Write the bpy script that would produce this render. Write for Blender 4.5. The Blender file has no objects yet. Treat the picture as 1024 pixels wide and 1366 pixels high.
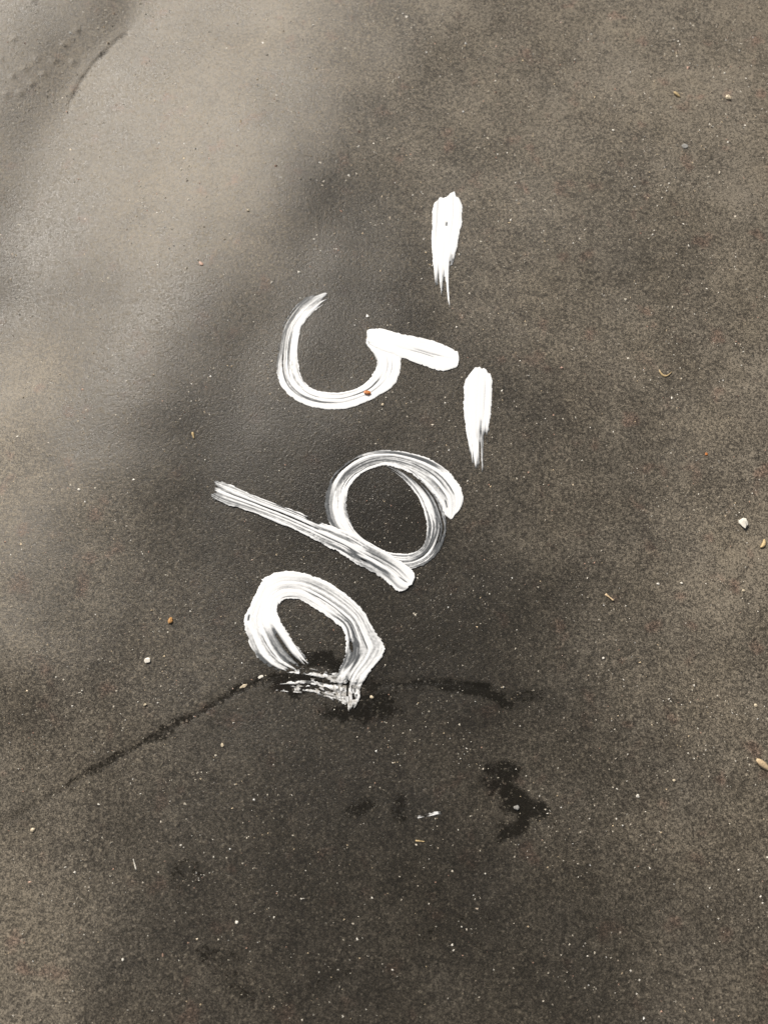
import bpy, math, random
import numpy as np
from mathutils import Vector

# ------------------------------------------------------------------ camera
scene = bpy.context.scene
PW, PH = 1024.0, 1366.0                  # size of the photograph in pixels (used only to measure positions)
TILT = math.radians(16.0)                # camera tilt away from straight down
DIST = 0.52                              # metres from lens to the middle of the frame
VFOV = math.radians(64.0)
CAM = np.array([0.0, -DIST * math.sin(TILT), DIST * math.cos(TILT)])

cam_data = bpy.data.cameras.new('camera')
cam = bpy.data.objects.new('camera', cam_data)
scene.collection.objects.link(cam)
cam.location = CAM
cam.rotation_euler = (TILT, 0.0, 0.0)
cam_data.sensor_fit = 'VERTICAL'
cam_data.sensor_height = 36.0
cam_data.lens = 18.0 / math.tan(VFOV / 2)
cam_data.clip_start = 0.01
cam_data.clip_end = 500.0
cam_data.dof.use_dof = True
cam_data.dof.focus_distance = DIST
cam_data.dof.aperture_fstop = 6.0
scene.camera = cam
scene.render.resolution_x, scene.render.resolution_y = 767, 1024

# ------------------------------------------------------------------ sky, sun, exposure
SUN_ELEV = math.radians(40.0)
SUN_AZ = math.radians(-36.0)             # from +Y (top of the picture) towards -X (left)
world = bpy.data.worlds.new('World')
scene.world = world
world.use_nodes = True
wn, wl = world.node_tree.nodes, world.node_tree.links
wn.clear()
sky = wn.new('ShaderNodeTexSky')
sky.sky_type = 'NISHITA'
sky.sun_disc = False
sky.sun_elevation = SUN_ELEV
sky.sun_rotation = SUN_AZ
sky.air_density = 1.0
sky.dust_density = 4.0
sky.ozone_density = 1.0
bg = wn.new('ShaderNodeBackground')
bg.inputs['Strength'].default_value = 0.050
wo = wn.new('ShaderNodeOutputWorld')
hs = wn.new('ShaderNodeHueSaturation')     # milky, hazy sky: little blue left
hs.inputs['Saturation'].default_value = 0.30
wl.new(sky.outputs[0], hs.inputs['Color'])
wl.new(hs.outputs[0], bg.inputs['Color'])
wl.new(bg.outputs[0], wo.inputs['Surface'])

sun_data = bpy.data.lights.new('sun', 'SUN')
sun_data.energy = 3.5
sun_data.angle = math.radians(12.0)
sun_data.color = (1.0, 0.915, 0.80)
sun = bpy.data.objects.new('sun', sun_data)
scene.collection.objects.link(sun)
sdir = Vector((math.sin(SUN_AZ) * math.cos(SUN_ELEV), math.cos(SUN_AZ) * math.cos(SUN_ELEV), math.sin(SUN_ELEV)))
sun.rotation_euler = sdir.to_track_quat('Z', 'Y').to_euler()
sun.location = sdir * 5

vs = scene.view_settings
vs.view_transform = 'Standard'
vs.look = 'None'
vs.exposure = 0.48
vs.gamma = 1.0
vs.use_curve_mapping = False
scene.render.engine = 'CYCLES'

# ------------------------------------------------------------------ helpers: noise, measuring, meshes
RNG = np.random.default_rng(7)
random.seed(7)
_LAT = RNG.random((256, 256))


def vnoise(x, y, ox=0.0, oy=0.0):
    """smooth 2-D value noise, 0..1, period 256"""
    x = np.asarray(x, float) + ox
    y = np.asarray(y, float) + oy
    xi = np.floor(x).astype(int)
    yi = np.floor(y).astype(int)
    fx, fy = x - xi, y - yi
    fx = fx * fx * fx * (fx * (fx * 6 - 15) + 10)
    fy = fy * fy * fy * (fy * (fy * 6 - 15) + 10)
    a = _LAT[xi % 256, yi % 256]
    b = _LAT[(xi + 1) % 256, yi % 256]
    c = _LAT[xi % 256, (yi + 1) % 256]
    d = _LAT[(xi + 1) % 256, (yi + 1) % 256]
    return (a * (1 - fx) + b * fx) * (1 - fy) + (c * (1 - fx) + d * fx) * fy


def fbm(x, y, octaves=4, ox=0.0, oy=0.0):
    s, a, t = 0.0, 0.5, 0.0
    for k in range(octaves):
        s = s + a * vnoise(np.asarray(x) * 2 ** k, np.asarray(y) * 2 ** k, ox + 17.3 * k, oy + 9.1 * k)
        t += a
        a *= 0.5
    return s / t


def smooth(a, b, x):
    t = np.clip((np.asarray(x, float) - a) / (b - a), 0, 1)
    return t * t * (3 - 2 * t)


_F = (PH / 2) / math.tan(VFOV / 2)
_RX = np.array([1.0, 0, 0])
_RY = np.array([0, math.cos(TILT), math.sin(TILT)])
_RZ = np.array([0, math.sin(TILT), -math.cos(TILT)])     # viewing direction


def plane_xy(px, py):
    """where the measured photo point lies on the flat sheet (z = 0), in metres"""
    px = np.asarray(px, float)
    py = np.asarray(py, float)
    u = (px - PW / 2) / _F
    v = (PH / 2 - py) / _F
    dx = u
    dy = v * _RY[1] + _RZ[1]
    dz = v * _RY[2] + _RZ[2]
    t = -CAM[2] / dz
    return CAM[0] + dx * t, CAM[1] + dy * t


def to_px(x, y):
    """inverse of plane_xy for points of the flat sheet"""
    x = np.asarray(x, float)
    y = np.asarray(y, float)
    rx, ry, rz = x - CAM[0], y - CAM[1], -CAM[2]
    f = np.maximum(ry * _RZ[1] + rz * _RZ[2], 0.05)
    up = ry * _RY[1] + rz * _RY[2]
    return PW / 2 + _F * rx / f, PH / 2 - _F * up / f


PXM = 1.0 / 1950.0                        # metres per photo pixel, about, in the middle of the frame


def polyline_dist(x, y, pts):
    """distance to a polyline, signed side, and position along it 0..1"""
    x = np.asarray(x, float)
    y = np.asarray(y, float)
    best = np.full(x.shape, 1e9)
    side = np.zeros(x.shape)
    par = np.zeros(x.shape)
    seg = [math.dist(pts[i], pts[i + 1]) for i in range(len(pts) - 1)]
    tot = sum(seg)
    acc = 0.0
    for i in range(len(pts) - 1):
        ax, ay = pts[i]
        bx, by = pts[i + 1]
        ex, ey = bx - ax, by - ay
        t = np.clip(((x - ax) * ex + (y - ay) * ey) / (ex * ex + ey * ey), 0, 1)
        d = np.hypot(x - ax - t * ex, y - ay - t * ey)
        cr = np.sign(ex * (y - ay) - ey * (x - ax))
        m = d < best
        best = np.where(m, d, best)
        side = np.where(m, cr, side)
        par = np.where(m, (acc + t * seg[i]) / tot, par)
        acc += seg[i]
    return best, side, par


def spline(pts, n):
    """Catmull-Rom through the rows of pts, n samples"""
    P = np.asarray(pts, float)
    P = np.vstack([2 * P[0] - P[1], P, 2 * P[-1] - P[-2]])
    m = len(P) - 3
    t = np.linspace(0, m - 1e-9, n)
    i = t.astype(int)
    f = (t - i)[:, None]
    a, b, c, d = P[i], P[i + 1], P[i + 2], P[i + 3]
    return 0.5 * ((2 * b) + (c - a) * f + (2 * a - 5 * b + 4 * c - d) * f ** 2 + (3 * b - a - 3 * c + d) * f ** 3)


def px_line(pts, n=24):
    s = spline(pts, n)
    X, Y = plane_xy(s[:, 0], s[:, 1])
    return list(zip(X.tolist(), Y.tolist()))


# ------------------------------------------------------------------ the sheet's relief
FOLD = px_line([(292, -132), (210, -30), (157, 24), (106, 74), (78, 128), (56, 185), (44, 265), (30, 350), (5, 440), (-50, 590)])
DOTS = [tuple(float(c) for c in plane_xy(a - 12, b - 18)) for a, b in ((75, 82), (62, 100), (46, 114), (31, 127), (13, 132), (100, 80), (54, 82), (52, 10), (26, 60), (8, 88),
                                                                    (90, 60), (108, 42), (38, 96), (22, 108))]
CREST = px_line([(620, -100), (525, 30), (410, 140), (315, 248), (238, 378), (155, 524), (85, 684), (20, 850)])
CREASE_A = px_line([(-60, 1130), (30, 1085), (140, 1018), (240, 965), (310, 925), (365, 903)])
CREASE_B = px_line([(365, 903), (420, 915), (500, 915), (580, 911), (640, 920), (690, 944), (720, 960)])


def height(x, y):
    x = np.asarray(x, float)
    y = np.asarray(y, float)
    px, py = to_px(x, y)
    near = np.exp(-((x / 0.75) ** 2 + ((y - 0.05) / 0.85) ** 2) ** 2)
    h = 0.0
    # broad slack of the sheet
    h = h + 0.008 * (fbm(x / 0.23, y / 0.23, 2, 3.1, 40.7) - 0.5)
    h = h + 0.0045 * (fbm(x / 0.085, y / 0.085, 2, 81.2, 5.5) - 0.5)
    # big fold in the upper left: the sheet rolls down to a crease and rises again behind it
    d, s, t = polyline_dist(x, y, FOLD)
    dd = d * s
    q = dd
    soft = 0.012 + 0.036 * (1 - smooth(0.14, 0.26, t) * smooth(0.62, 0.42, t))
    deep = 0.009 + 0.0065 * smooth(0.0, 0.3, t) * smooth(1.0, 0.6, t)
    front = np.sqrt(np.where(q > 0, q, 0) ** 2 + soft ** 2)
    back = np.sqrt(np.where(q < 0, q, 0) ** 2 + soft ** 2)
    h = h - deep * np.where(q >= 0, np.exp(-(front / 0.100) ** 1.5) * np.exp((soft / 0.100) ** 1.5),
                            np.exp(-(back / 0.062) ** 1.3) * np.exp((soft / 0.062) ** 1.3))
    h = h - 0.0006 * np.exp(-(d / 0.0016) ** 2) * smooth(0.23, 0.32, t) * smooth(0.48, 0.38, t)
    # low roll in front of the fold
    d, s, t = polyline_dist(x, y, CREST)
    h = h + (0.0052 + 0.0050 * smooth(0.45, 0.75, t)) * np.exp(-(d / 0.066) ** 2)
    # embossed dots behind the fold
    for cx, cy in DOTS:
        h = h + 0.0005 * np.exp(-((x - cx) ** 2 + (y - cy) ** 2) / 0.0021 ** 2)
    # the small creases
    d, s, t = polyline_dist(x, y, CREASE_A)
    h = h - 0.0003 * np.exp(-(d / 0.0020) ** 2) + 0.0002 * np.exp(-((d * s - 0.008) / 0.012) ** 2)
    d, s, t = polyline_dist(x, y, CREASE_B)
    k = smooth(0.0, 0.1, t) * smooth(1.0, 0.8, t)
    ds = d * s
    h = h + k * (0.0001 * np.exp(-((ds + 0.006) / 0.014) ** 2) - 0.0005 * np.exp(-((ds - 0.001 + 0.002 * (fbm(x / 0.008, y / 0.008, 2, 4, 4) - 0.5)) / 0.0011) ** 2))
    return h * near


def surf(px, py):
    """point on the sheet that the photo shows at (px, py): x, y, z arrays"""
    X, Y = plane_xy(px, py)
    x, y = X, Y
    for _ in range(4):
        z = height(x, y)
        k = (CAM[2] - z) / CAM[2]
        x = CAM[0] + (X - CAM[0]) * k
        y = CAM[1] + (Y - CAM[1]) * k
    return x, y, height(x, y)


def mesh_object(name, verts, faces, mat, parent=None, smooth_shade=False, attrs=None):
    me = bpy.data.meshes.new(name)
    me.from_pydata([tuple(v) for v in verts], [], [tuple(f) for f in faces])
    if attrs:
        for an, vals in attrs.items():
            a = me.attributes.new(an, 'FLOAT', 'POINT')
            a.data.foreach_set('value', np.asarray(vals, np.float32))
    me.materials.append(mat)
    if smooth_shade:
        me.polygons.foreach_set('use_smooth', [True] * len(me.polygons))
    me.update()
    o = bpy.data.objects.new(name, me)
    scene.collection.objects.link(o)
    o.parent = parent
    return o


def tag(o, label, category, group=None):
    o['label'] = label
    o['category'] = category
    if group:
        o['group'] = group
    return o


def new_mat(name):
    m = bpy.data.materials.new(name)
    m.use_nodes = True
    nt = m.node_tree
    b = nt.nodes['Principled BSDF']
    return m, nt, b


def node(nt, typ, **kw):
    n = nt.nodes.new(typ)
    for k, v in kw.items():
        setattr(n, k, v)
    return n


def val(nt, op, a, b=None, c=None, clamp=False):
    n = nt.nodes.new('ShaderNodeMath')
    n.operation = op
    n.use_clamp = clamp
    for i, s in enumerate((a, b, c)):
        if s is None:
            continue
        if isinstance(s, (int, float)):
            n.inputs[i].default_value = s
        else:
            nt.links.new(s, n.inputs[i])
    return n.outputs[0]


def ramp(nt, fac, lo, hi, a=0.0, b=1.0):
    n = nt.nodes.new('ShaderNodeMapRange')
    n.interpolation_type = 'SMOOTHSTEP'
    nt.links.new(fac, n.inputs[0])
    for i, v in enumerate((lo, hi, a, b)):
        n.inputs[i + 1].default_value = v
    return n.outputs[0]


def mixcol(nt, fac, a, b):
    n = nt.nodes.new('ShaderNodeMix')
    n.data_type = 'RGBA'
    for idx, s in ((0, fac), (6, a), (7, b)):
        if isinstance(s, (int, float)):
            n.inputs[idx].default_value = s
        elif isinstance(s, tuple):
            n.inputs[idx].default_value = (*s, 1.0)
        else:
            nt.links.new(s, n.inputs[idx])
    return n.outputs[2]


def noise(nt, vec, scale, detail=2.0, rough=0.5, dist=0.0):
    n = nt.nodes.new('ShaderNodeTexNoise')
    n.inputs['Scale'].default_value = scale
    n.inputs['Detail'].default_value = detail
    n.inputs['Roughness'].default_value = rough
    n.inputs['Distortion'].default_value = dist
    nt.links.new(vec, n.inputs['Vector'])
    return n.outputs['Fac']


# ------------------------------------------------------------------ material of the black sheet
def sheet_material():
    m, nt, b = new_mat('dusty_black_sheet')
    L = nt.links
    pos = node(nt, 'ShaderNodeTexCoord').outputs['Object']
    dust_light_a = node(nt, 'ShaderNodeAttribute', attribute_name='dust_light').outputs['Fac']
    wipe_shade_a = node(nt, 'ShaderNodeAttribute', attribute_name='wiped_shaded').outputs['Fac']
    n_big = noise(nt, pos, 14.0, 4.0, 0.55)
    n_mid = noise(nt, pos, 75.0, 3.0, 0.6)
    n_spk = noise(nt, pos, 460.0, 4.0, 0.80)
    n_fin = noise(nt, pos, 1300.0, 2.0, 0.85)
    # dusty film, patchy at several sizes; attribute also paints in light and shade
    d = val(nt, 'MULTIPLY', dust_light_a, ramp(nt, n_big, 0.25, 0.75, 0.75, 1.25))
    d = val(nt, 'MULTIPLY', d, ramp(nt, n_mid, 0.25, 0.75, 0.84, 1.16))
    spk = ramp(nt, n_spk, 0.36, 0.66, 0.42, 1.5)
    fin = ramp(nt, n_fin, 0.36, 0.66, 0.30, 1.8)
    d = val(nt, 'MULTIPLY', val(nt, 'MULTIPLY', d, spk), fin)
    # pale flecks of settled grit
    def flecks(scale, r0, r1, share):
        v = node(nt, 'ShaderNodeTexVoronoi')
        v.inputs['Scale'].default_value = scale
        L.new(warp.outputs[0], v.inputs['Vector'])
        sep = node(nt, 'ShaderNodeSeparateColor')
        L.new(v.outputs['Color'], sep.inputs[0])
        pick = ramp(nt, sep.outputs[0], 1 - share, 1.0)
        return val(nt, 'MULTIPLY', ramp(nt, v.outputs['Distance'], r1, r0), pick)
    wv = node(nt, 'ShaderNodeTexNoise')
    wv.inputs['Scale'].default_value = 500.0
    L.new(pos, wv.inputs['Vector'])
    wsc = node(nt, 'ShaderNodeVectorMath', operation='MULTIPLY_ADD')
    wsc.inputs[1].default_value = (0.003, 0.003, 0.003)
    L.new(wv.outputs['Color'], wsc.inputs[0])
    L.new(pos, wsc.inputs[2])
    warp = wsc
    fl = val(nt, 'MAXIMUM', flecks(400.0, 0.12, 0.42, 0.40), val(nt, 'MULTIPLY', flecks(760.0, 0.2, 0.5, 0.4), 0.95))
    d = val(nt, 'ADD', d, val(nt, 'MULTIPLY', fl, val(nt, 'ADD', val(nt, 'MULTIPLY', dust_light_a, 1.1), 0.11)))
    # scuffed / wet places and the painted fold shade lose the dusty colour
    wn_ = val(nt, 'ADD', wipe_shade_a, val(nt, 'MULTIPLY', val(nt, 'SUBTRACT', n_spk, 0.5), 3.2))
    wn_ = val(nt, 'ADD', wn_, val(nt, 'MULTIPLY', val(nt, 'SUBTRACT', n_mid, 0.5), 1.3))
    wn_ = val(nt, 'ADD', wn_, val(nt, 'MULTIPLY', fl, -0.5))
    wiped_shaded = val(nt, 'MULTIPLY', ramp(nt, wn_, 0.34, 0.74), ramp(nt, wipe_shade_a, 0.05, 0.3))
    d = val(nt, 'MULTIPLY', d, val(nt, 'SUBTRACT', 1.0, val(nt, 'MULTIPLY', wiped_shaded, 0.9)), clamp=True)
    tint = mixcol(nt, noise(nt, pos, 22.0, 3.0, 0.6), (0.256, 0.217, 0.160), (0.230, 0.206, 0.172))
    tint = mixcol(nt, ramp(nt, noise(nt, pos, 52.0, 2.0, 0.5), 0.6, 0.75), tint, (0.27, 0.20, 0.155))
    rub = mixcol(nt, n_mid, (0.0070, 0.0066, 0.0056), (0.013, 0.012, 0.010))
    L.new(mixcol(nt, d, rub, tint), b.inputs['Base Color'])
    L.new(ramp(nt, d, 0.0, 0.45, 0.30, 0.50), b.inputs['Roughness'])
    L.new(val(nt, 'MULTIPLY', ramp(nt, val(nt, 'ADD', n_fin, val(nt, 'MULTIPLY', fl, 0.3)), 0.36, 0.68, 0.46, 0.20), val(nt, 'SUBTRACT', 1.0, val(nt, 'MULTIPLY', wiped_shaded, 0.75))), b.inputs['Specular IOR Level'])
    hgt = val(nt, 'ADD', val(nt, 'MULTIPLY', n_fin, 0.45), val(nt, 'ADD', val(nt, 'MULTIPLY', n_spk, 0.8), val(nt, 'MULTIPLY', fl, 0.35)))
    bmp = node(nt, 'ShaderNodeBump')
    bmp.inputs['Strength'].default_value = 0.46
    bmp.inputs['Distance'].default_value = 0.0007
    L.new(hgt, bmp.inputs['Height'])
    L.new(bmp.outputs[0], b.inputs['Normal'])
    return m


# ------------------------------------------------------------------ the ground: one slack black sheet
def graded(lo, hi, step, far, k=1.35):
    c = list(np.arange(lo, hi + step / 2, step))
    a, s = c[-1], step
    while a < far:
        s *= k
        a += s
        c.append(a)
    a, s = c[0], step
    while a > -far:
        s *= k
        a -= s
        c.insert(0, a)
    return np.array(c)


# dusty film, also painting in the sheen and darker middle: (photo x, photo y, amount, reach)
DUST_LIGHT = [
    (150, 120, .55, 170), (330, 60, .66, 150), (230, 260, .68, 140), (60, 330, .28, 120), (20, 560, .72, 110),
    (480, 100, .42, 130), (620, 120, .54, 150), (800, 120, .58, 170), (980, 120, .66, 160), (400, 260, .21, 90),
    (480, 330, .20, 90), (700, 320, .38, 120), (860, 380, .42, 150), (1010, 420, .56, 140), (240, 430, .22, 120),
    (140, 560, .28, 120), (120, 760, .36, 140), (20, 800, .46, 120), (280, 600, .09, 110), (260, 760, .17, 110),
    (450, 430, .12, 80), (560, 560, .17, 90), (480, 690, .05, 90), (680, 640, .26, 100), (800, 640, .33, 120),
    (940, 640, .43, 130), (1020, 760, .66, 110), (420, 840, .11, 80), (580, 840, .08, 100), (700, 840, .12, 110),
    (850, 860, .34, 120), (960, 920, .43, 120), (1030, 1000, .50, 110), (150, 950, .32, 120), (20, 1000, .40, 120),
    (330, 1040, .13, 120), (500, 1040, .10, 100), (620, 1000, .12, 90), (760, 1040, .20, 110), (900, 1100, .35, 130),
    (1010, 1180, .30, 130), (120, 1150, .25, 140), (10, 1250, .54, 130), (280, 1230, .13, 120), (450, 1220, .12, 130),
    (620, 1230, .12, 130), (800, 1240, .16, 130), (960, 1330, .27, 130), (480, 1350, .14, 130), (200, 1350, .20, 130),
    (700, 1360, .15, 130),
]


def build_ground():
    xs = graded(-0.38, 0.38, 0.0016, 120.0)
    ys = graded(-0.40, 0.56, 0.0016, 120.0)
    X, Y = np.meshgrid(xs, ys)
    Z = height(X, Y)
    px, py = to_px(X, Y)
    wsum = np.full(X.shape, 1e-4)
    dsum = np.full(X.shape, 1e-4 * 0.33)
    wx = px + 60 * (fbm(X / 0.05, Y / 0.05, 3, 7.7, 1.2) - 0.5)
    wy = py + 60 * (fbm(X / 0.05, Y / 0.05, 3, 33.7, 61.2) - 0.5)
    for cx, cy, a, r in DUST_LIGHT:
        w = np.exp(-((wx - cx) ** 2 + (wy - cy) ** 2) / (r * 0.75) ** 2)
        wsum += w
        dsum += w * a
    dust_light = dsum / wsum
    dust_light = dust_light * (0.80 + 0.40 * fbm(X / 0.03, Y / 0.03, 3, 12.0, 90.0))
    # scuffed or damp spots (bare black rubber)
    wiped_shaded = np.zeros(X.shape)

    def spot(cx, cy, rx, ry, amount, ang=0.0):
        nonlocal wiped_shaded
        c, s = math.cos(math.radians(ang)), math.sin(math.radians(ang))
        ux, uy = px - cx, py - cy
        a, b_ = (ux * c + uy * s) / rx, (-ux * s + uy * c) / ry
        n = fbm(X / 0.009, Y / 0.009, 4, cx % 91, cy % 77)
        wiped_shaded = np.maximum(wiped_shaded, amount * smooth(1.45, 0.45, np.hypot(a, b_) + 1.7 * (n - 0.5)))

    for a in [(668, 1030, 30, 12, .85), (660, 1048, 20, 18, .8), (684, 1062, 26, 12, .95, 30), (690, 1078, 26, 15, 1.0), (716, 1080, 14, 12, .95), (697, 1098, 9, 20, .95),
              (680, 1110, 20, 10, .75, -30), (668, 1100, 12, 10, .55), (250, 1172, 24, 22, .44), (294, 1276, 25, 22, .52), (322, 1318, 30, 11, .42, 40),
              (436, 1305, 38, 18, .42, -20), (477, 1076, 24, 14, .62), (535, 1086, 14, 22, .62), (470, 950, 42, 15, .95, 6),
              (525, 920, 50, 5, .45), (612, 916, 40, 9, 1.0, 6), (655, 930, 26, 8, .9, 30), (700, 928, 30, 9, .55),
              (430, 882, 44, 12, 1.0), (395, 912, 45, 14, .9), (505, 938, 34, 18, .75), (460, 905, 40, 14, .8), (740, 1095, 20, 16, .35),
              (620, 1240, 60, 40, .30), (400, 1180, 80, 60, .22), (580, 850, 60, 40, .25)]:
        spot(*a)
    d, s, t = polyline_dist(X, Y, CREASE_A)
    wig = 0.0055 * (fbm(X / 0.006, Y / 0.006, 3, 5, 5) - 0.5)
    wiped_shaded = np.maximum(wiped_shaded, (0.40 + 0.28 * smooth(0.1, 0.75, t)) * smooth(0.0050, 0.0006, np.abs(d + wig)))
    d, s, t = polyline_dist(X, Y, CREASE_B)
    wiped_shaded = np.maximum(wiped_shaded, 0.9 * smooth(0.0016, 0.0006, np.abs(d + 0.3 * wig)) * smooth(1.0, .85, t))
    d, s, t = polyline_dist(X, Y, FOLD)
    wiped_shaded = np.maximum(wiped_shaded, 0.42 * smooth(0.0040, 0.001, np.abs(d + wig)) * smooth(0.22, 0.30, t) * smooth(0.50, 0.38, t))  # darkens the fold line to paint in its shade

    ny, nx = X.shape
    idx = np.arange(nx * ny).reshape(ny, nx)
    quads = np.stack([idx[:-1, :-1], idx[:-1, 1:], idx[1:, 1:], idx[1:, :-1]], -1).reshape(-1, 4)
    me = bpy.data.meshes.new('ground')
    me.vertices.add(nx * ny)
    me.vertices.foreach_set('co', np.stack([X, Y, Z], -1).astype(np.float32).ravel())
    me.loops.add(quads.size)
    me.loops.foreach_set('vertex_index', quads.astype(np.int32).ravel())
    me.polygons.add(len(quads))
    me.polygons.foreach_set('loop_start', np.arange(0, quads.size, 4, dtype=np.int32))
    me.polygons.foreach_set('use_smooth', np.ones(len(quads), bool))
    me.update(calc_edges=True)
    for an, v in (('dust_light', dust_light), ('wiped_shaded', wiped_shaded)):
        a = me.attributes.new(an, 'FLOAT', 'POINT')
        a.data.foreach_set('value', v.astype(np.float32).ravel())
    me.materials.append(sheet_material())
    o = bpy.data.objects.new('ground', me)
    scene.collection.objects.link(o)
    o['kind'] = 'structure'
    o['label'] = 'slack black rubber sheet covered in pale dusty film and grit'
    return o


ground = build_ground()


# ------------------------------------------------------------------ white paint
def paint_material():
    m, nt, b = new_mat('white_brushed_paint')
    pos = node(nt, 'ShaderNodeTexCoord').outputs['Object']
    thick = node(nt, 'ShaderNodeAttribute', attribute_name='thick').outputs['Fac']
    dirt = node(nt, 'ShaderNodeAttribute', attribute_name='dirt').outputs['Fac']
    t = val(nt, 'ADD', thick, val(nt, 'MULTIPLY', val(nt, 'SUBTRACT', noise(nt, pos, 900.0, 2.0), 0.5), 0.22))
    cover = ramp(nt, t, 0.0, 0.92)                      # thin paint lets the black sheet show through
    col = mixcol(nt, cover, (0.070, 0.077, 0.085), (0.82, 0.84, 0.865))
    dn = val(nt, 'MULTIPLY', dirt, ramp(nt, noise(nt, pos, 420.0, 3.0, 0.65), 0.35, 0.68))
    col = mixcol(nt, dn, col, (0.22, 0.20, 0.165))
    nt.links.new(col, b.inputs['Base Color'])
    b.inputs['Roughness'].default_value = 0.42
    b.inputs['Specular IOR Level'].default_value = 0.4
    return m


PAINT = paint_material()


def brush_stroke(name, sections, parent=None, layer=0.00022, dry=((0, 0), (1, 0)), start=None, end=None, seed=0.0,
                 gaps=(), ridge=0.00015, edge=0.10, dirt=((0, 0), (1, 0)), lines=9.0, grain=0.0, rise=0.0, fray=0.035, fade=0.06):
    """One sweep of the brush. sections: (ax, ay, bx, by) measured edge pairs along the sweep.
    dry: bristle break-up along the sweep; gaps: (s0, s1, v0, v1, loss) thin lanes; start/end: (v, s) outline of the ends."""
    S = np.asarray(sections, float)
    mid = np.stack([(S[:, 0] + S[:, 2]) / 2, (S[:, 1] + S[:, 3]) / 2], -1)
    length = float(np.sum(np.hypot(*np.diff(mid, axis=0).T)))
    width = float(np.mean(np.hypot(S[:, 0] - S[:, 2], S[:, 1] - S[:, 3])))
    ns = int(length / 0.75)
    nv = int(width / 0.55) + 6
    E = spline(S, ns)
    s = np.linspace(0, 1, ns)[:, None]
    v = np.linspace(-1.10, 1.10, nv)[None, :]
    sl = s * length
    w = (v + 1) / 2
    PX = E[:, 0:1] * (1 - w) + E[:, 2:3] * w
    PY = E[:, 1:2] * (1 - w) + E[:, 3:4] * w
    s, v = np.broadcast_arrays(s, v)
    sl = s * length
    V = v * width / 2
    dryness = np.interp(s, *zip(*dry))
    # bristle lanes: long thin noise along the sweep, drifting a little sideways
    drift = 2.0 * (vnoise(sl / 60, v * 0.3, seed, 3) - 0.5)
    lane = vnoise((V + drift) / (width / lines), sl / 75, seed + 11, seed * 1.7)
    lane2 = vnoise((V + drift) / (width / lines / 2.3), sl / 38, seed + 31, seed * 2.3 + 8)
    speck = vnoise(V / 1.6, sl / 3.2, seed + 51, 4.0)
    b = 0.55 * lane + 0.33 * lane2 + 0.12 * speck
    t = 1.0 - dryness * 2.0 * smooth(0.64, 0.22, b)
    t = t - 0.45 * smooth(0.26, 0.06, 0.6 * lane + 0.4 * lane2)       # a few bare hairlines everywhere
    for s0, s1, v0, v1, loss in gaps:
        es = 0.25 * (s1 - s0)
        k = smooth(s0 - es * .3, s0 + es, s) * smooth(s1 + es * .3, s1 - es, s)
        jit = 0.10 * (vnoise(sl / 14, v * 3, seed + 71, s0 * 50) - 0.5)
        ev = 0.28 * (v1 - v0)
        k = k * smooth(v0 - ev, v0 + ev, v + jit) * smooth(v1 + ev, v1 - ev, v + jit)
        t = t - loss * k * (0.75 + 0.5 * lane2)
    t = np.where(t < 0.14, np.maximum(0.14 + 0.28 * (t - 0.14), 0.06) - 0.3 * (t < -0.30), t)   # a thin film stays in the dry lanes
    if grain:
        g = fbm(V / 3.0, sl / 6.0, 3, seed + 91, 2.0)
        gs = np.interp(s, *zip(*grain))
        t = t - gs * smooth(0.62, 0.40, g) * 1.5
    # outline: ragged sides and shaped ends
    rag = edge * (fbm(sl / 7, v * 0 + np.sign(v) * 5, 3, seed + 101, 1.0) - 0.45) * 2
    rag = rag + 0.06 * (vnoise(sl / 2.2, np.sign(v) * 9, seed + 131, 1.0) - 0.5)
    side = 1.04 - rag * (1 + 0.4 * dryness) - np.abs(v)
    t = t - 1.6 * smooth(0.03, -0.02, side)
    if start is not None:
        ss = np.interp(v, *zip(*start)) + fray * 0.2 * (vnoise(V / 2.5, v * 0, seed + 141, 2.0) - 0.5)
        t = t - 1.6 * smooth(ss + 0.012, ss - 0.004, s)
    if end is not None:
        ee = np.interp(v, *zip(*end)) + fray * (vnoise(V / 2.2, v * 0, seed + 151, 2.0) - 0.5)
        k = smooth(ee - fade, ee + 0.02, s)
        t = t - k * (0.35 + 1.3 * (1 - lane2) * (0.5 + speck)) - 1.6 * smooth(ee - 0.01, ee + 0.02, s)
    keep = t > 0.02
    X, Y, Z = surf(PX, PY)
    body = np.clip(t, 0, 1)
    lift = layer + rise * s + ridge * body * (0.45 + 0.9 * lane * 0.6 + 0.35 * lane2) + 0.00014 * body * smooth(0.0, 0.16, side)
    Z = Z + lift
    k4 = keep[:-1, :-1] & keep[1:, :-1] & keep[1:, 1:] & keep[:-1, 1:]
    idx = np.arange(ns * nv).reshape(ns, nv)
    q = np.stack([idx[:-1, :-1], idx[1:, :-1], idx[1:, 1:], idx[:-1, 1:]], -1)[k4]
    used = np.unique(q)
    remap = np.zeros(ns * nv, int)
    remap[used] = np.arange(len(used))
    verts = np.stack([X, Y, Z], -1).reshape(-1, 3)[used]
    # make the faces look up
    q = remap[q]
    a, b_, c = verts[q[0, 0]], verts[q[0, 1]], verts[q[0, 2]]
    if np.cross(b_ - a, c - a)[2] < 0:
        q = q[:, ::-1]
    dr = np.interp(s, *zip(*dirt)).ravel()[used]
    return mesh_object(name, verts, q, PAINT, parent, True, {'thick': t.ravel()[used], 'dirt': dr})


def empty(name, px, py):
    x, y, z = surf(px, py)
    o = bpy.data.objects.new(name, None)
    o.empty_display_size = 0.02
    scene.collection.objects.link(o)
    o.location = (float(x), float(y), float(z))
    return o


def adopt(o, parent):
    o.parent = parent
    o.matrix_parent_inverse.identity()
    o.location = -parent.location


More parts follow.
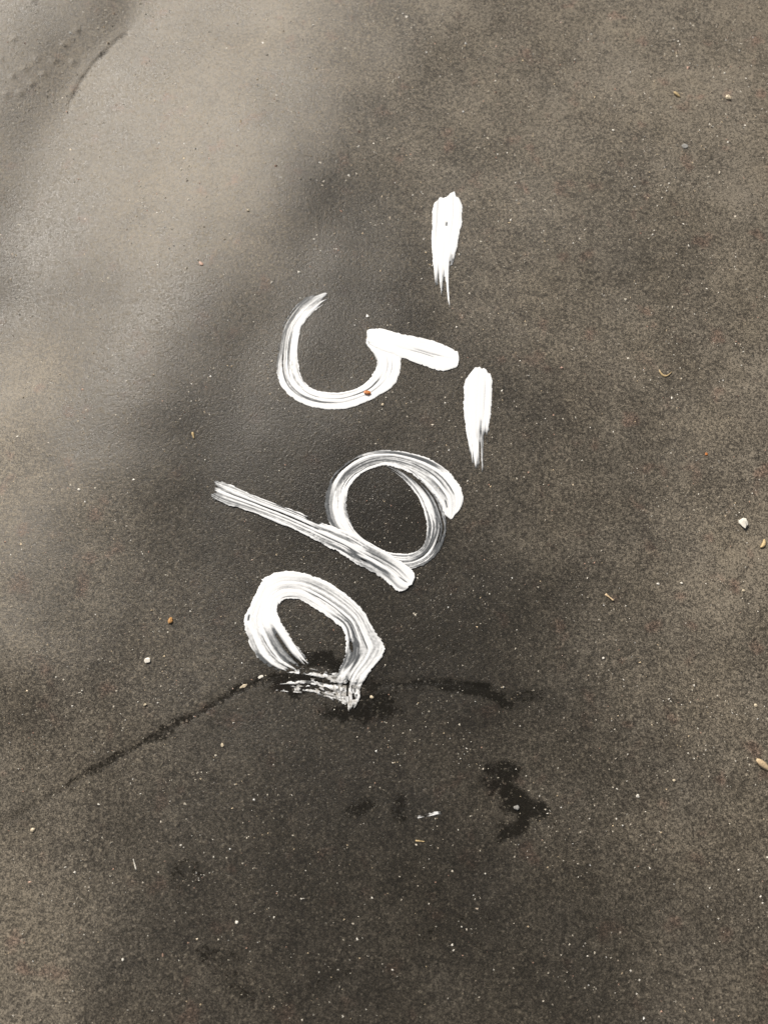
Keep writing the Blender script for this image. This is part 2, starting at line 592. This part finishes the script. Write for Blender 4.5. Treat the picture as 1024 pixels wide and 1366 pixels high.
# the dash before the digits
dash = brush_stroke('painted_dash', [(579, 257, 615, 256), (577, 290, 616, 290), (576, 320, 611, 320), (577, 345, 606, 345),
                                     (578, 370, 606, 370), (580, 395, 607, 395), (581, 412, 608, 412)],
                    start=[(-1.1, .10), (-.85, .055), (-.5, .03), (0, .02), (.35, -.005), (.5, -.01), (.6, .02), (.85, .05), (1.1, .11)],
                    end=[(-1.1, .58), (-.95, .66), (-.86, .79), (-.66, .80), (-.60, .76), (-.42, .84), (-.20, .82), (-.12, .72),
                         (.08, .68), (.17, .72), (.19, .99), (.40, .99), (.43, .66), (.7, .60), (1.1, .56)],
                    seed=1.0, dry=((0, 0), (.5, .0), (.6, .15), (1, .4)), edge=.06, fray=.09, fade=.16, ridge=.00030,
                    gaps=((.20, .235, -.12, .06, .8),))
tag(dash, 'short white paint dash above the five, topmost mark on the black sheet', 'paint mark')

# the five: upright, bowl and detached flag
five = empty('painted_digit', 500, 480)
tag(five, 'hand-brushed white digit five lying sideways, above the nine', 'painted digit')
adopt(brush_stroke('bowl', [(489, 443, 531, 447), (490, 460, 534, 466), (499, 473, 535, 484), (503, 485, 532, 499), (498, 498, 525, 514),
                            (488, 511, 508, 526), (474, 519, 490, 535), (452, 524, 462, 545), (430, 523, 437, 546), (416, 518, 412, 542),
                            (407, 510, 391, 532), (401, 501, 377, 518), (398, 486, 370, 498), (397, 465, 371, 472), (401, 440, 376, 440),
                            (408, 427, 386, 420), (420, 415, 399, 404), (433, 405, 413, 393), (446, 399, 428, 386)],
                   five, seed=2.0, dry=((0, .0), (.3, .18), (.5, .30), (.68, .40), (.85, .34), (1, .20)), edge=.07,
                   gaps=((.68, .97, .05, .98, .50), (.62, .74, .35, .5, .6), (.60, .78, -.1, .02, .55), (.84, 1.0, -.6, -.35, .35),
                         (.88, 1.20, -1.4, 1.4, .34), (.22, .36, -.35, -.2, .7), (.40, .55, .10, .22, .55), (.45, .56, -.3, -.2, .6)),
                   end=[(-1.1, .95), (-.6, .975), (-.2, .985), (.1, 1.01), (.5, .99), (1.1, .97)], fray=.05, fade=.035), five)
adopt(brush_stroke('upright', [(611.5, 470, 612, 488), (607, 468.5, 606, 491), (590, 460, 588, 495), (560, 451, 557, 485),
                               (530, 445, 531, 475), (508, 439, 512, 468), (489, 440, 490, 459)],
                   five, layer=.0004, seed=3.0, edge=.05, start=[(-1.1, .09), (-.8, .03), (-.3, -.01), (.3, .0), (.8, .05), (1.1, .12)],
                   end=[(-1.1, .98), (-.5, 1.05), (.6, 1.05), (1.1, .96)], fray=.01,
                   gaps=((.30, .56, -.12, .0, .55), (.36, .58, .12, .2, .5))), five)
adopt(brush_stroke('flag', [(622, 488, 657, 489), (619, 520, 656, 521), (619, 550, 654, 550), (621, 575, 651, 575), (624, 600, 651, 600),
                            (626, 625, 651, 625), (627, 645, 651, 645)],
                   five, seed=4.0, dry=((0, 0), (.45, 0), (.55, .3), (1, .45)), edge=.07,
                   start=[(-1.1, .12), (-.8, .055), (-.4, .01), (0, .0), (.6, .03), (.85, .05), (1.1, .12)],
                   end=[(-1.1, .52), (-.95, .60), (-.85, .72), (-.7, .80), (-.45, .82), (-.38, .90), (-.22, .90), (-.18, .80), (.16, .76), (.24, .72),
                        (.27, .98), (.46, .98), (.5, .68), (.75, .62), (1.1, .56)], fray=.09, fade=.17,
                   gaps=((.38, .56, .2, .42, .5), (.44, .75, .02, .34, .30))), five)

# the nine: ring and stem
nine = empty('painted_digit', 460, 700)
tag(nine, 'hand-brushed white digit nine with long stem lying sideways, between five and zero', 'painted digit')
adopt(brush_stroke('ring', [(597, 694, 606, 691), (591, 681, 615, 677), (585, 668, 617, 659), (575, 655, 607, 640), (562, 642, 591, 624),
                            (546, 631, 570, 612), (530, 624, 548, 605), (514, 621, 524, 601), (500, 624, 495, 602), (484, 631, 474, 610),
                            (472, 641, 454, 624), (464, 656, 441, 642), (462, 674, 434, 663), (465, 690, 434, 682), (472, 705, 441, 700),
                            (482, 717, 458, 716), (500, 728, 487, 738), (515, 736, 511, 755), (532, 739, 536, 760), (549, 738, 554, 758),
                            (562, 730, 573, 749), (568, 716, 586, 733), (569, 700, 595, 709), (565, 682, 593, 690), (558, 665, 584, 666),
                            (546, 648, 569, 647), (530, 633, 550, 629), (514, 624, 530, 616), (500, 621, 508, 610)],
                   nine, layer=.0002, rise=.0003, seed=5.0, edge=.07,
                   dry=((0, .05), (.12, .32), (.3, .38), (.45, .48), (.62, .38), (.75, .45), (.95, .6), (1, .7)),
                   start=[(-1.1, .01), (-.6, .002), (0, -.01), (.5, .0), (.9, .02), (1.1, .05)],
                   gaps=((.38, .58, .25, .9, .58), (.72, .97, .0, .8, .58), (.86, 1.1, -1.1, 1.1, .45), (.08, .20, -.05, .05, .65), (.07, .15, .28, .36, .6),
                         (.04, .07, -.62, -.45, .7), (.30, .40, .62, .78, .85), (.26, .40, -.72, -.6, .85), (.2, .27, -.5, -.38, .5),
                         (.60, .72, .0, .15, .6), (.60, .68, -.5, -.4, .5)),
                   end=[(-1.1, .955), (-.6, .98), (0, .965), (.5, .95), (1.1, .93)], fray=.04), nine)
adopt(brush_stroke('stem', [(558, 771, 543, 790), (550, 762, 529, 788), (535, 750, 513, 774), (512, 736, 495, 762), (491, 725, 474, 751),
                            (470, 713, 455, 739), (446, 703, 431, 727), (426, 696, 413, 717), (391, 681, 379, 701), (348, 665, 338, 684),
                            (309, 648, 299, 672), (291, 642, 284, 665), (283, 638, 276, 662)],
                   nine, layer=.0008, seed=6.0, edge=.09, dry=((0, .02), (.15, .15), (.3, .42), (.6, .48), (.85, .35), (1, .5)),
                   start=[(-1.1, .07), (-.75, .025), (-.3, .012), (0, .004), (.3, .02), (.45, .012), (.75, .018), (1.1, .06)],
                   end=[(-1.1, .95), (-.8, .985), (-.7, .97), (-.3, .94), (.1, .93), (.5, .965), (.7, .99), (.9, .98), (1.1, .93)], fray=.02,
                   gaps=((.13, .42, .28, .52, .65), (.30, .62, .12, .26, .85), (.36, .62, -.5, -.22, .65), (.55, .75, -.2, -.12, .6),
                         (.57, .63, -1.1, -.62, 1.2), (.63, .82, -.7, -.5, .45), (.05, .13, .0, .1, .6))), nine)

# the zero: two half rings, the lower end dragged and broken over the crease
zero = empty('painted_digit', 420, 850)
tag(zero, 'hand-brushed white digit zero, its lower end broken up over the crease', 'painted digit')
adopt(brush_stroke('half_ring', [(377, 790, 349, 775), (369, 812, 337, 801), (373, 826, 326, 827), (379, 838, 331, 849), (391, 855, 341, 872),
                                 (402, 870, 358, 888), (411, 882, 382, 899), (424, 893, 402, 912)],
                   zero, layer=.0002, seed=7.0, edge=.07, dry=((0, .05), (.3, .2), (.7, .4), (1, .9)),
                   gaps=((.36, .95, -.62, -.02, .80), (.42, .70, .25, .33, .5), (.55, 1.0, .8, 1.1, .5), (.24, .30, .70, .80, 1.0)),
                   grain=((0, 0), (.8, 0), (.95, .8), (1, 1)),
                   end=[(-1.1, .92), (-.5, .9), (0, .93), (.5, .9), (1.1, .85)], fray=.08), zero)
adopt(brush_stroke('half_ring', [(372, 805, 349, 773), (381, 799, 373, 763), (400, 800, 401, 764), (420, 811, 430, 774), (440, 825, 458, 791),
                                 (457, 838, 483, 814), (461, 853, 500, 842), (461, 868, 513, 862), (458, 882, 507, 879), (452, 895, 490, 900),
                                 (447, 910, 481, 916), (447, 930, 479, 934), (455, 946, 472, 951)],
                   zero, layer=.00055, seed=8.0, edge=.06, dry=((0, .05), (.25, .30), (.5, .38), (.75, .25), (1, .3)),
                   gaps=((.18, .55, -.28, -.18, .75), (.30, .62, -.78, -.62, .8), (.36, .72, -.5, -.30, .62), (.50, .76, -.78, -.45, .8), (.44, .9, .06, .13, .5),
                         (.78, .90, -.45, .0, .45), (.88, .92, .4, .9, .6)),
                   grain=((0, 0), (.76, .0), (.84, .45), (1, .38)), dirt=((0, 0), (.78, 0), (.9, .8), (1, .75)),
                   end=[(-1.1, .93), (-.4, .97), (.2, 1.01), (.6, .98), (1.1, .94)], fray=.03), zero)
adopt(brush_stroke('drag_smear', [(462, 897, 462, 940), (440, 897, 442, 934), (415, 893, 418, 927), (390, 893, 395, 925), (365, 899, 368, 924)],
                   zero, layer=.0004, seed=9.0, edge=.3, dry=((0, .3), (.4, .5), (1, .6)), lines=9.0,
                   grain=((0, .30), (.4, .52), (1, .75)), dirt=((0, .7), (1, .6)), fray=.3,
                   end=[(-1.1, .8), (-.4, .7), (.3, .9), (.7, .95), (1.1, .7)]), zero)

# stray paint scrape low on the sheet
scrape = brush_stroke('paint_scrape', [(556, 1086, 557, 1092), (568, 1084, 569, 1090), (578, 1082.5, 579, 1088), (587, 1082, 588, 1087)],
                      seed=10.0, edge=.35, dry=((0, 1.3), (.4, 1.0), (.6, .6), (.9, .6), (1, 1.2)), lines=5.0, grain=((0, .8), (.5, .5), (1, .6)), dirt=((0, .5), (1, .4)), fray=.1, layer=.0001, ridge=.0001)
tag(scrape, 'tiny white paint scrape below the zero, left of the dark stain', 'paint mark')


# ------------------------------------------------------------------ loose grit and scraps
def grain_material(name, col, rough=0.5, var=0.35):
    m, nt, b = new_mat(name)
    pos = node(nt, 'ShaderNodeTexCoord').outputs['Object']
    f = noise(nt, pos, 900.0, 3.0, 0.6)
    dark = tuple(c * (1 - var) for c in col)
    nt.links.new(mixcol(nt, ramp(nt, f, 0.3, 0.7), dark, col), b.inputs['Base Color'])
    b.inputs['Roughness'].default_value = rough
    return m


MATS = {
    'white': grain_material('white_stone', (0.78, 0.75, 0.68), 0.5, 0.2),
    'cream': grain_material('cream_stone', (0.70, 0.60, 0.44), 0.5),
    'ochre': grain_material('ochre_stone', (0.55, 0.30, 0.11), 0.5),
    'orange': grain_material('orange_chip', (0.60, 0.22, 0.06), 0.5),
    'pink': grain_material('pink_grit', (0.55, 0.36, 0.28), 0.6),
    'grey': grain_material('grey_stone', (0.33, 0.33, 0.32), 0.6),
    'straw': grain_material('dry_straw', (0.62, 0.47, 0.25), 0.55),
    'tan': grain_material('tan_husk', (0.68, 0.52, 0.33), 0.55),
}

ICO_V = []
_p = (1 + 5 ** 0.5) / 2
for a in (-1, 1):
    for b_ in (-_p, _p):
        ICO_V += [(0, a, b_), (a, b_, 0), (b_, 0, a)]
ICO_V = np.array(ICO_V) / math.hypot(1, _p)


def hull_faces(V):
    """faces of the icosahedron's hull by edge length"""
    F = []
    n = len(V)
    e = min(np.linalg.norm(V[0] - V[j]) for j in range(1, n)) * 1.05
    near = lambda i, j: np.linalg.norm(V[i] - V[j]) < e
    for i in range(n):
        for j in range(i + 1, n):
            if not near(i, j):
                continue
            for k in range(j + 1, n):
                if near(i, k) and near(j, k):
                    nrm = np.cross(V[j] - V[i], V[k] - V[i])
                    F.append((i, j, k) if nrm @ (V[i] + V[j] + V[k]) > 0 else (i, k, j))
    return F


ICO_F = hull_faces(ICO_V)


def subdivide(V, F):
    V = [tuple(v) for v in V]
    mid = {}

    def m(i, j):
        key = (min(i, j), max(i, j))
        if key not in mid:
            p = (np.array(V[i]) + np.array(V[j])) / 2
            V.append(tuple(p / np.linalg.norm(p)))
            mid[key] = len(V) - 1
        return mid[key]
    G = []
    for i, j, k in F:
        a, b2, c = m(i, j), m(j, k), m(k, i)
        G += [(i, a, c), (j, b2, a), (k, c, b2), (a, b2, c)]
    return np.array(V), G


ICO2_V, ICO2_F = subdivide(ICO_V, ICO_F)


def on_sheet(o, px, py, sink=0.0):
    x, y, z = surf(px, py)
    o.location = (float(x), float(y), float(z) + sink)


def pebble(px, py, w, h, ang, mat, label, cat='pebble', lift=0.0, name='pebble', flat=0.55):
    """angular little stone, w x h photo pixels across"""
    r = np.random.default_rng(int(px * 7 + py * 13))
    k = 0.68 if name == 'grain' else 0.85
    w, h = w * k, h * k
    V = ICO2_V.copy()
    for _ in range(7):                                    # chipped facets
        n = r.normal(size=3)
        n /= np.linalg.norm(n)
        d = r.uniform(0.55, 0.85)
        e = V @ n - d
        V -= np.outer(np.clip(e, 0, None), n)
    V *= 1 + 0.10 * r.normal(size=(len(V), 1))
    V = V * np.array([w / 2, h / 2, min(w, h) / 2 * flat]) * PXM * 1.1
    c, s = math.cos(math.radians(-ang)), math.sin(math.radians(-ang))
    V = V @ np.array([[c, s, 0], [-s, c, 0], [0, 0, 1]])
    o = mesh_object(name, V, ICO2_F, MATS[mat])
    on_sheet(o, px, py, -V[:, 2].min() * 0.75 + lift)
    return tag(o, label, cat)


def straw(px, py, length, width, ang, mat, label, bend=0.0, name='straw', cat='straw', husk=False):
    """dry stalk or husk: a flattened tapering split tube, slightly curved"""
    n, k = 9, 6
    V, F = [], []
    for i in range(n):
        t = i / (n - 1)
        x = (t - 0.5) * length
        yb = bend * (4 * (t - 0.5) ** 2 - 0.3)
        wd = width * (math.sin(math.pi * (0.08 + 0.84 * t)) ** 0.7 if husk else 0.85 + 0.3 * math.sin(5 * t + px))
        for j in range(k):
            a = 2 * math.pi * j / k
            V.append((x, yb + wd / 2 * math.cos(a), wd / 2 * 0.6 * math.sin(a) + 0.2 * width * math.sin(2.5 * t + py)))
    for i in range(n - 1):
        for j in range(k):
            F.append((i * k + j, i * k + (j + 1) % k, (i + 1) * k + (j + 1) % k, (i + 1) * k + j))
    F.append(tuple(range(k))[::-1])
    F.append(tuple((n - 1) * k + j for j in range(k)))
    V = np.array(V) * PXM
    c, s = math.cos(math.radians(-ang)), math.sin(math.radians(-ang))
    V = V @ np.array([[c, s, 0], [-s, c, 0], [0, 0, 1]])
    o = mesh_object(name, V, F, MATS[mat], None, True)
    on_sheet(o, px, py, -V[:, 2].min() * 0.9)
    return tag(o, label, cat)


pebble(990, 699, 13, 15, -25, 'white', 'white pebble right of the nine, largest stone near the right edge')
pebble(971, 131, 11, 9, 20, 'cream', 'cream pebble near the upper right corner, largest stone there')
pebble(228, 828, 8, 8, 0, 'ochre', 'ochre pebble left of the zero')
pebble(197, 881, 10, 8, 30, 'white', 'white chalky flake on the sheet lower left of the zero', 'flake', name='flake', flat=0.35)
pebble(490, 525, 10, 7, 10, 'orange', 'orange chip stuck in the white paint of the five', 'chip', lift=.0006, name='chip')
pebble(510, 540, 5, 5, 0, 'cream', 'small yellowish grain just below the bowl of the five', 'grain', name='grain')
pebble(496, 930, 7, 5, 0, 'cream', 'small yellowish grain on the crease right of the lower tip of zero', 'grain', name='grain')
pebble(688, 1077, 8, 9, 0, 'grey', 'round grey grain in the middle of the dark stain', 'grain', name='grain')
pebble(941, 606, 5, 5, 0, 'orange', 'tiny orange grain above the white pebble at the right edge', 'grain', name='grain')
pebble(991, 788, 6, 5, 0, 'cream', 'small cream grain below the white pebble at the right edge', 'grain', name='grain')
pebble(877, 779, 5, 4, 0, 'white', 'left of two white grains side by side, below left of the white pebble', 'grain', name='grain')
pebble(908, 778, 4.5, 4, 0, 'white', 'right of two white grains side by side, below left of the white pebble', 'grain', name='grain')
pebble(804, 878, 4.5, 4, 0, 'white', 'white grain alone right of the zero, level with its lower end', 'grain', name='grain')
pebble(850, 1062, 6, 5, 0, 'white', 'bright white grain right of the dark stain', 'grain', name='grain')
pebble(898, 1041, 5, 4, 0, 'cream', 'cream grain at upper right of the bright one beside the stain', 'grain', name='grain')
pebble(1007, 941, 6, 5, 0, 'cream', 'cream grain at the right edge above the dry husk', 'grain', name='grain')
pebble(817, 174, 5, 4, 0, 'white', 'white grain lower left of the cream pebble at upper right', 'grain', name='grain')
pebble(912, 195, 12, 8, 30, 'grey', 'grey flake below the cream pebble at upper right', 'flake', name='flake', flat=0.25)
pebble(331, 281, 5, 5, 0, 'cream', 'pale round grain upper left of the five at the foot of the bright fold', 'grain', name='grain')
pebble(268, 352, 9, 6, 40, 'pink', 'pinkish flake left of the five on the bright slope', 'flake', name='flake', flat=0.35)
pebble(418, 34, 5, 4, 0, 'white', 'white grain near the top edge on the bright slope', 'grain', name='grain')
pebble(194, 940, 5, 5, 0, 'cream', 'cream grain just below the chalky flake', 'grain', name='grain')
pebble(297, 994, 5, 6, 0, 'cream', 'cream grain below the dark diagonal crease', 'grain', name='grain')
pebble(316, 1230, 5, 5, 0, 'white', 'white grain in the lower left, above the round dark spot', 'grain', name='grain')
pebble(164, 1280, 4.5, 4, 0, 'white', 'white grain near the lower left corner', 'grain', name='grain')
pebble(44, 1107, 7, 6, 0, 'cream', 'cream grain at the left edge below the end of the crease', 'grain', name='grain')
pebble(749, 491, 6, 5, 0, 'pink', 'pink grain right of the five', 'grain', name='grain')
pebble(106, 653, 5, 4, 0, 'white', 'white grain at the far left, level with the start of the nine stem', 'grain', name='grain')
pebble(325, 915, 11, 4, -32, 'cream', 'pale paint flake on the crease left of the zero', 'flake', name='flake', flat=0.25)
pebble(348, 903, 8, 4, -30, 'white', 'small white paint flake touching the lower left of the zero', 'flake', name='flake', flat=0.25)
straw(1016, 1020, 19, 8, 38, 'tan', 'tan dry husk at the right edge, level with the dark stain', husk=True, name='husk', cat='husk')
straw(1017, 726, 12, 5, -60, 'straw', 'bent tan straw scrap below the white pebble at the right edge', bend=2, husk=True)
straw(902, 127, 12, 5, 42, 'straw', 'tan straw scrap left of the cream pebble at upper right', husk=True)
straw(812, 797, 12, 3, 42, 'tan', 'pinkish straw sliver right of the nine')
straw(886, 500, 16, 3, 10, 'straw', 'curled straw scrap right of the five', bend=7)
straw(258, 581, 8, 3, 75, 'straw', 'short yellow straw scrap left of the five bowl')
straw(560, 1122, 10, 1.6, 5, 'straw', 'thin pale fibre below the white paint scrape', name='fibre', cat='fibre')
straw(180, 1153, 12, 1.4, 70, 'white', 'thin white fibre in the lower left', name='fibre', cat='fibre')


def build_grit():
    """sand that nobody could count: crystals scattered over the sheet"""
    r = np.random.default_rng(21)
    m, nt, b = new_mat('sand_grit')
    a = node(nt, 'ShaderNodeAttribute', attribute_name='hue').outputs['Fac']
    cr = node(nt, 'ShaderNodeValToRGB')
    cr.color_ramp.interpolation = 'CONSTANT'
    el = cr.color_ramp.elements
    cols = [(0, (.46, .42, .35)), (.22, (.64, .59, .50)), (.45, (.78, .75, .68)), (.68, (.62, .50, .34)), (.82, (.52, .33, .25)),
            (.90, (.40, .34, .27)), (.96, (.80, .80, .78))]
    el[0].position, el[0].color = 0, (*cols[0][1], 1)
    el[1].position, el[1].color = cols[1][0], (*cols[1][1], 1)
    for p, c in cols[2:]:
        e = el.new(p)
        e.color = (*c, 1)
    nt.links.new(a, cr.inputs[0])
    nt.links.new(cr.outputs[0], b.inputs['Base Color'])
    b.inputs['Roughness'].default_value = 0.35
    VV, FF, HH = [], [], []
    n = 0
    base = np.array([(1, 0, 0), (-.5, .87, 0), (-.5, -.87, 0), (0.1, .1, .8), (.9, .5, .35)])
    bf = [(0, 4, 3), (4, 1, 3), (1, 2, 3), (2, 0, 3), (0, 1, 4), (0, 2, 1)]
    P = []
    while len(P) < 11000:
        x, y = r.uniform(-0.36, 0.36), r.uniform(-0.38, 0.54)
        c = fbm(np.array([x / 0.045]), np.array([y / 0.045]), 3, 3, 3)[0]
        if r.random() < 0.25 + 1.6 * max(0, c - 0.42) * 2:
            P.append((x, y))
            if r.random() < 0.15:
                for _ in range(r.integers(1, 3)):
                    P.append((x + r.normal() * 0.003, y + r.normal() * 0.003))
    P = np.array(P)
    Z = height(P[:, 0], P[:, 1])
    for (x, y), z in zip(P, Z):
        s = min(0.00032 * math.exp(r.normal() * 0.40), 0.0008) * (1.0 + 0.45 * min(max(y / 0.25, 0), 1))
        V = base * (1 + 0.35 * r.normal(size=base.shape)) * s * np.array([1, r.uniform(.6, 1.2), r.uniform(.5, 1.0)])
        a = r.uniform(0, 6.28)
        c, sn = math.cos(a), math.sin(a)
        V = V @ np.array([[c, sn, 0], [-sn, c, 0], [0, 0, 1]]) + (x, y, z + 0.00003)
        VV.append(V)
        FF += [(i + n, j + n, k + n) for i, j, k in bf]
        HH += [r.random()] * len(base)
        n += len(base)
    o = mesh_object('sand_grit', np.vstack(VV), FF, m, None, False, {'hue': HH})
    o['kind'] = 'stuff'
    o['label'] = 'fine pale sand grit scattered over the black sheet'
    o['category'] = 'grit'
    return o


build_grit()
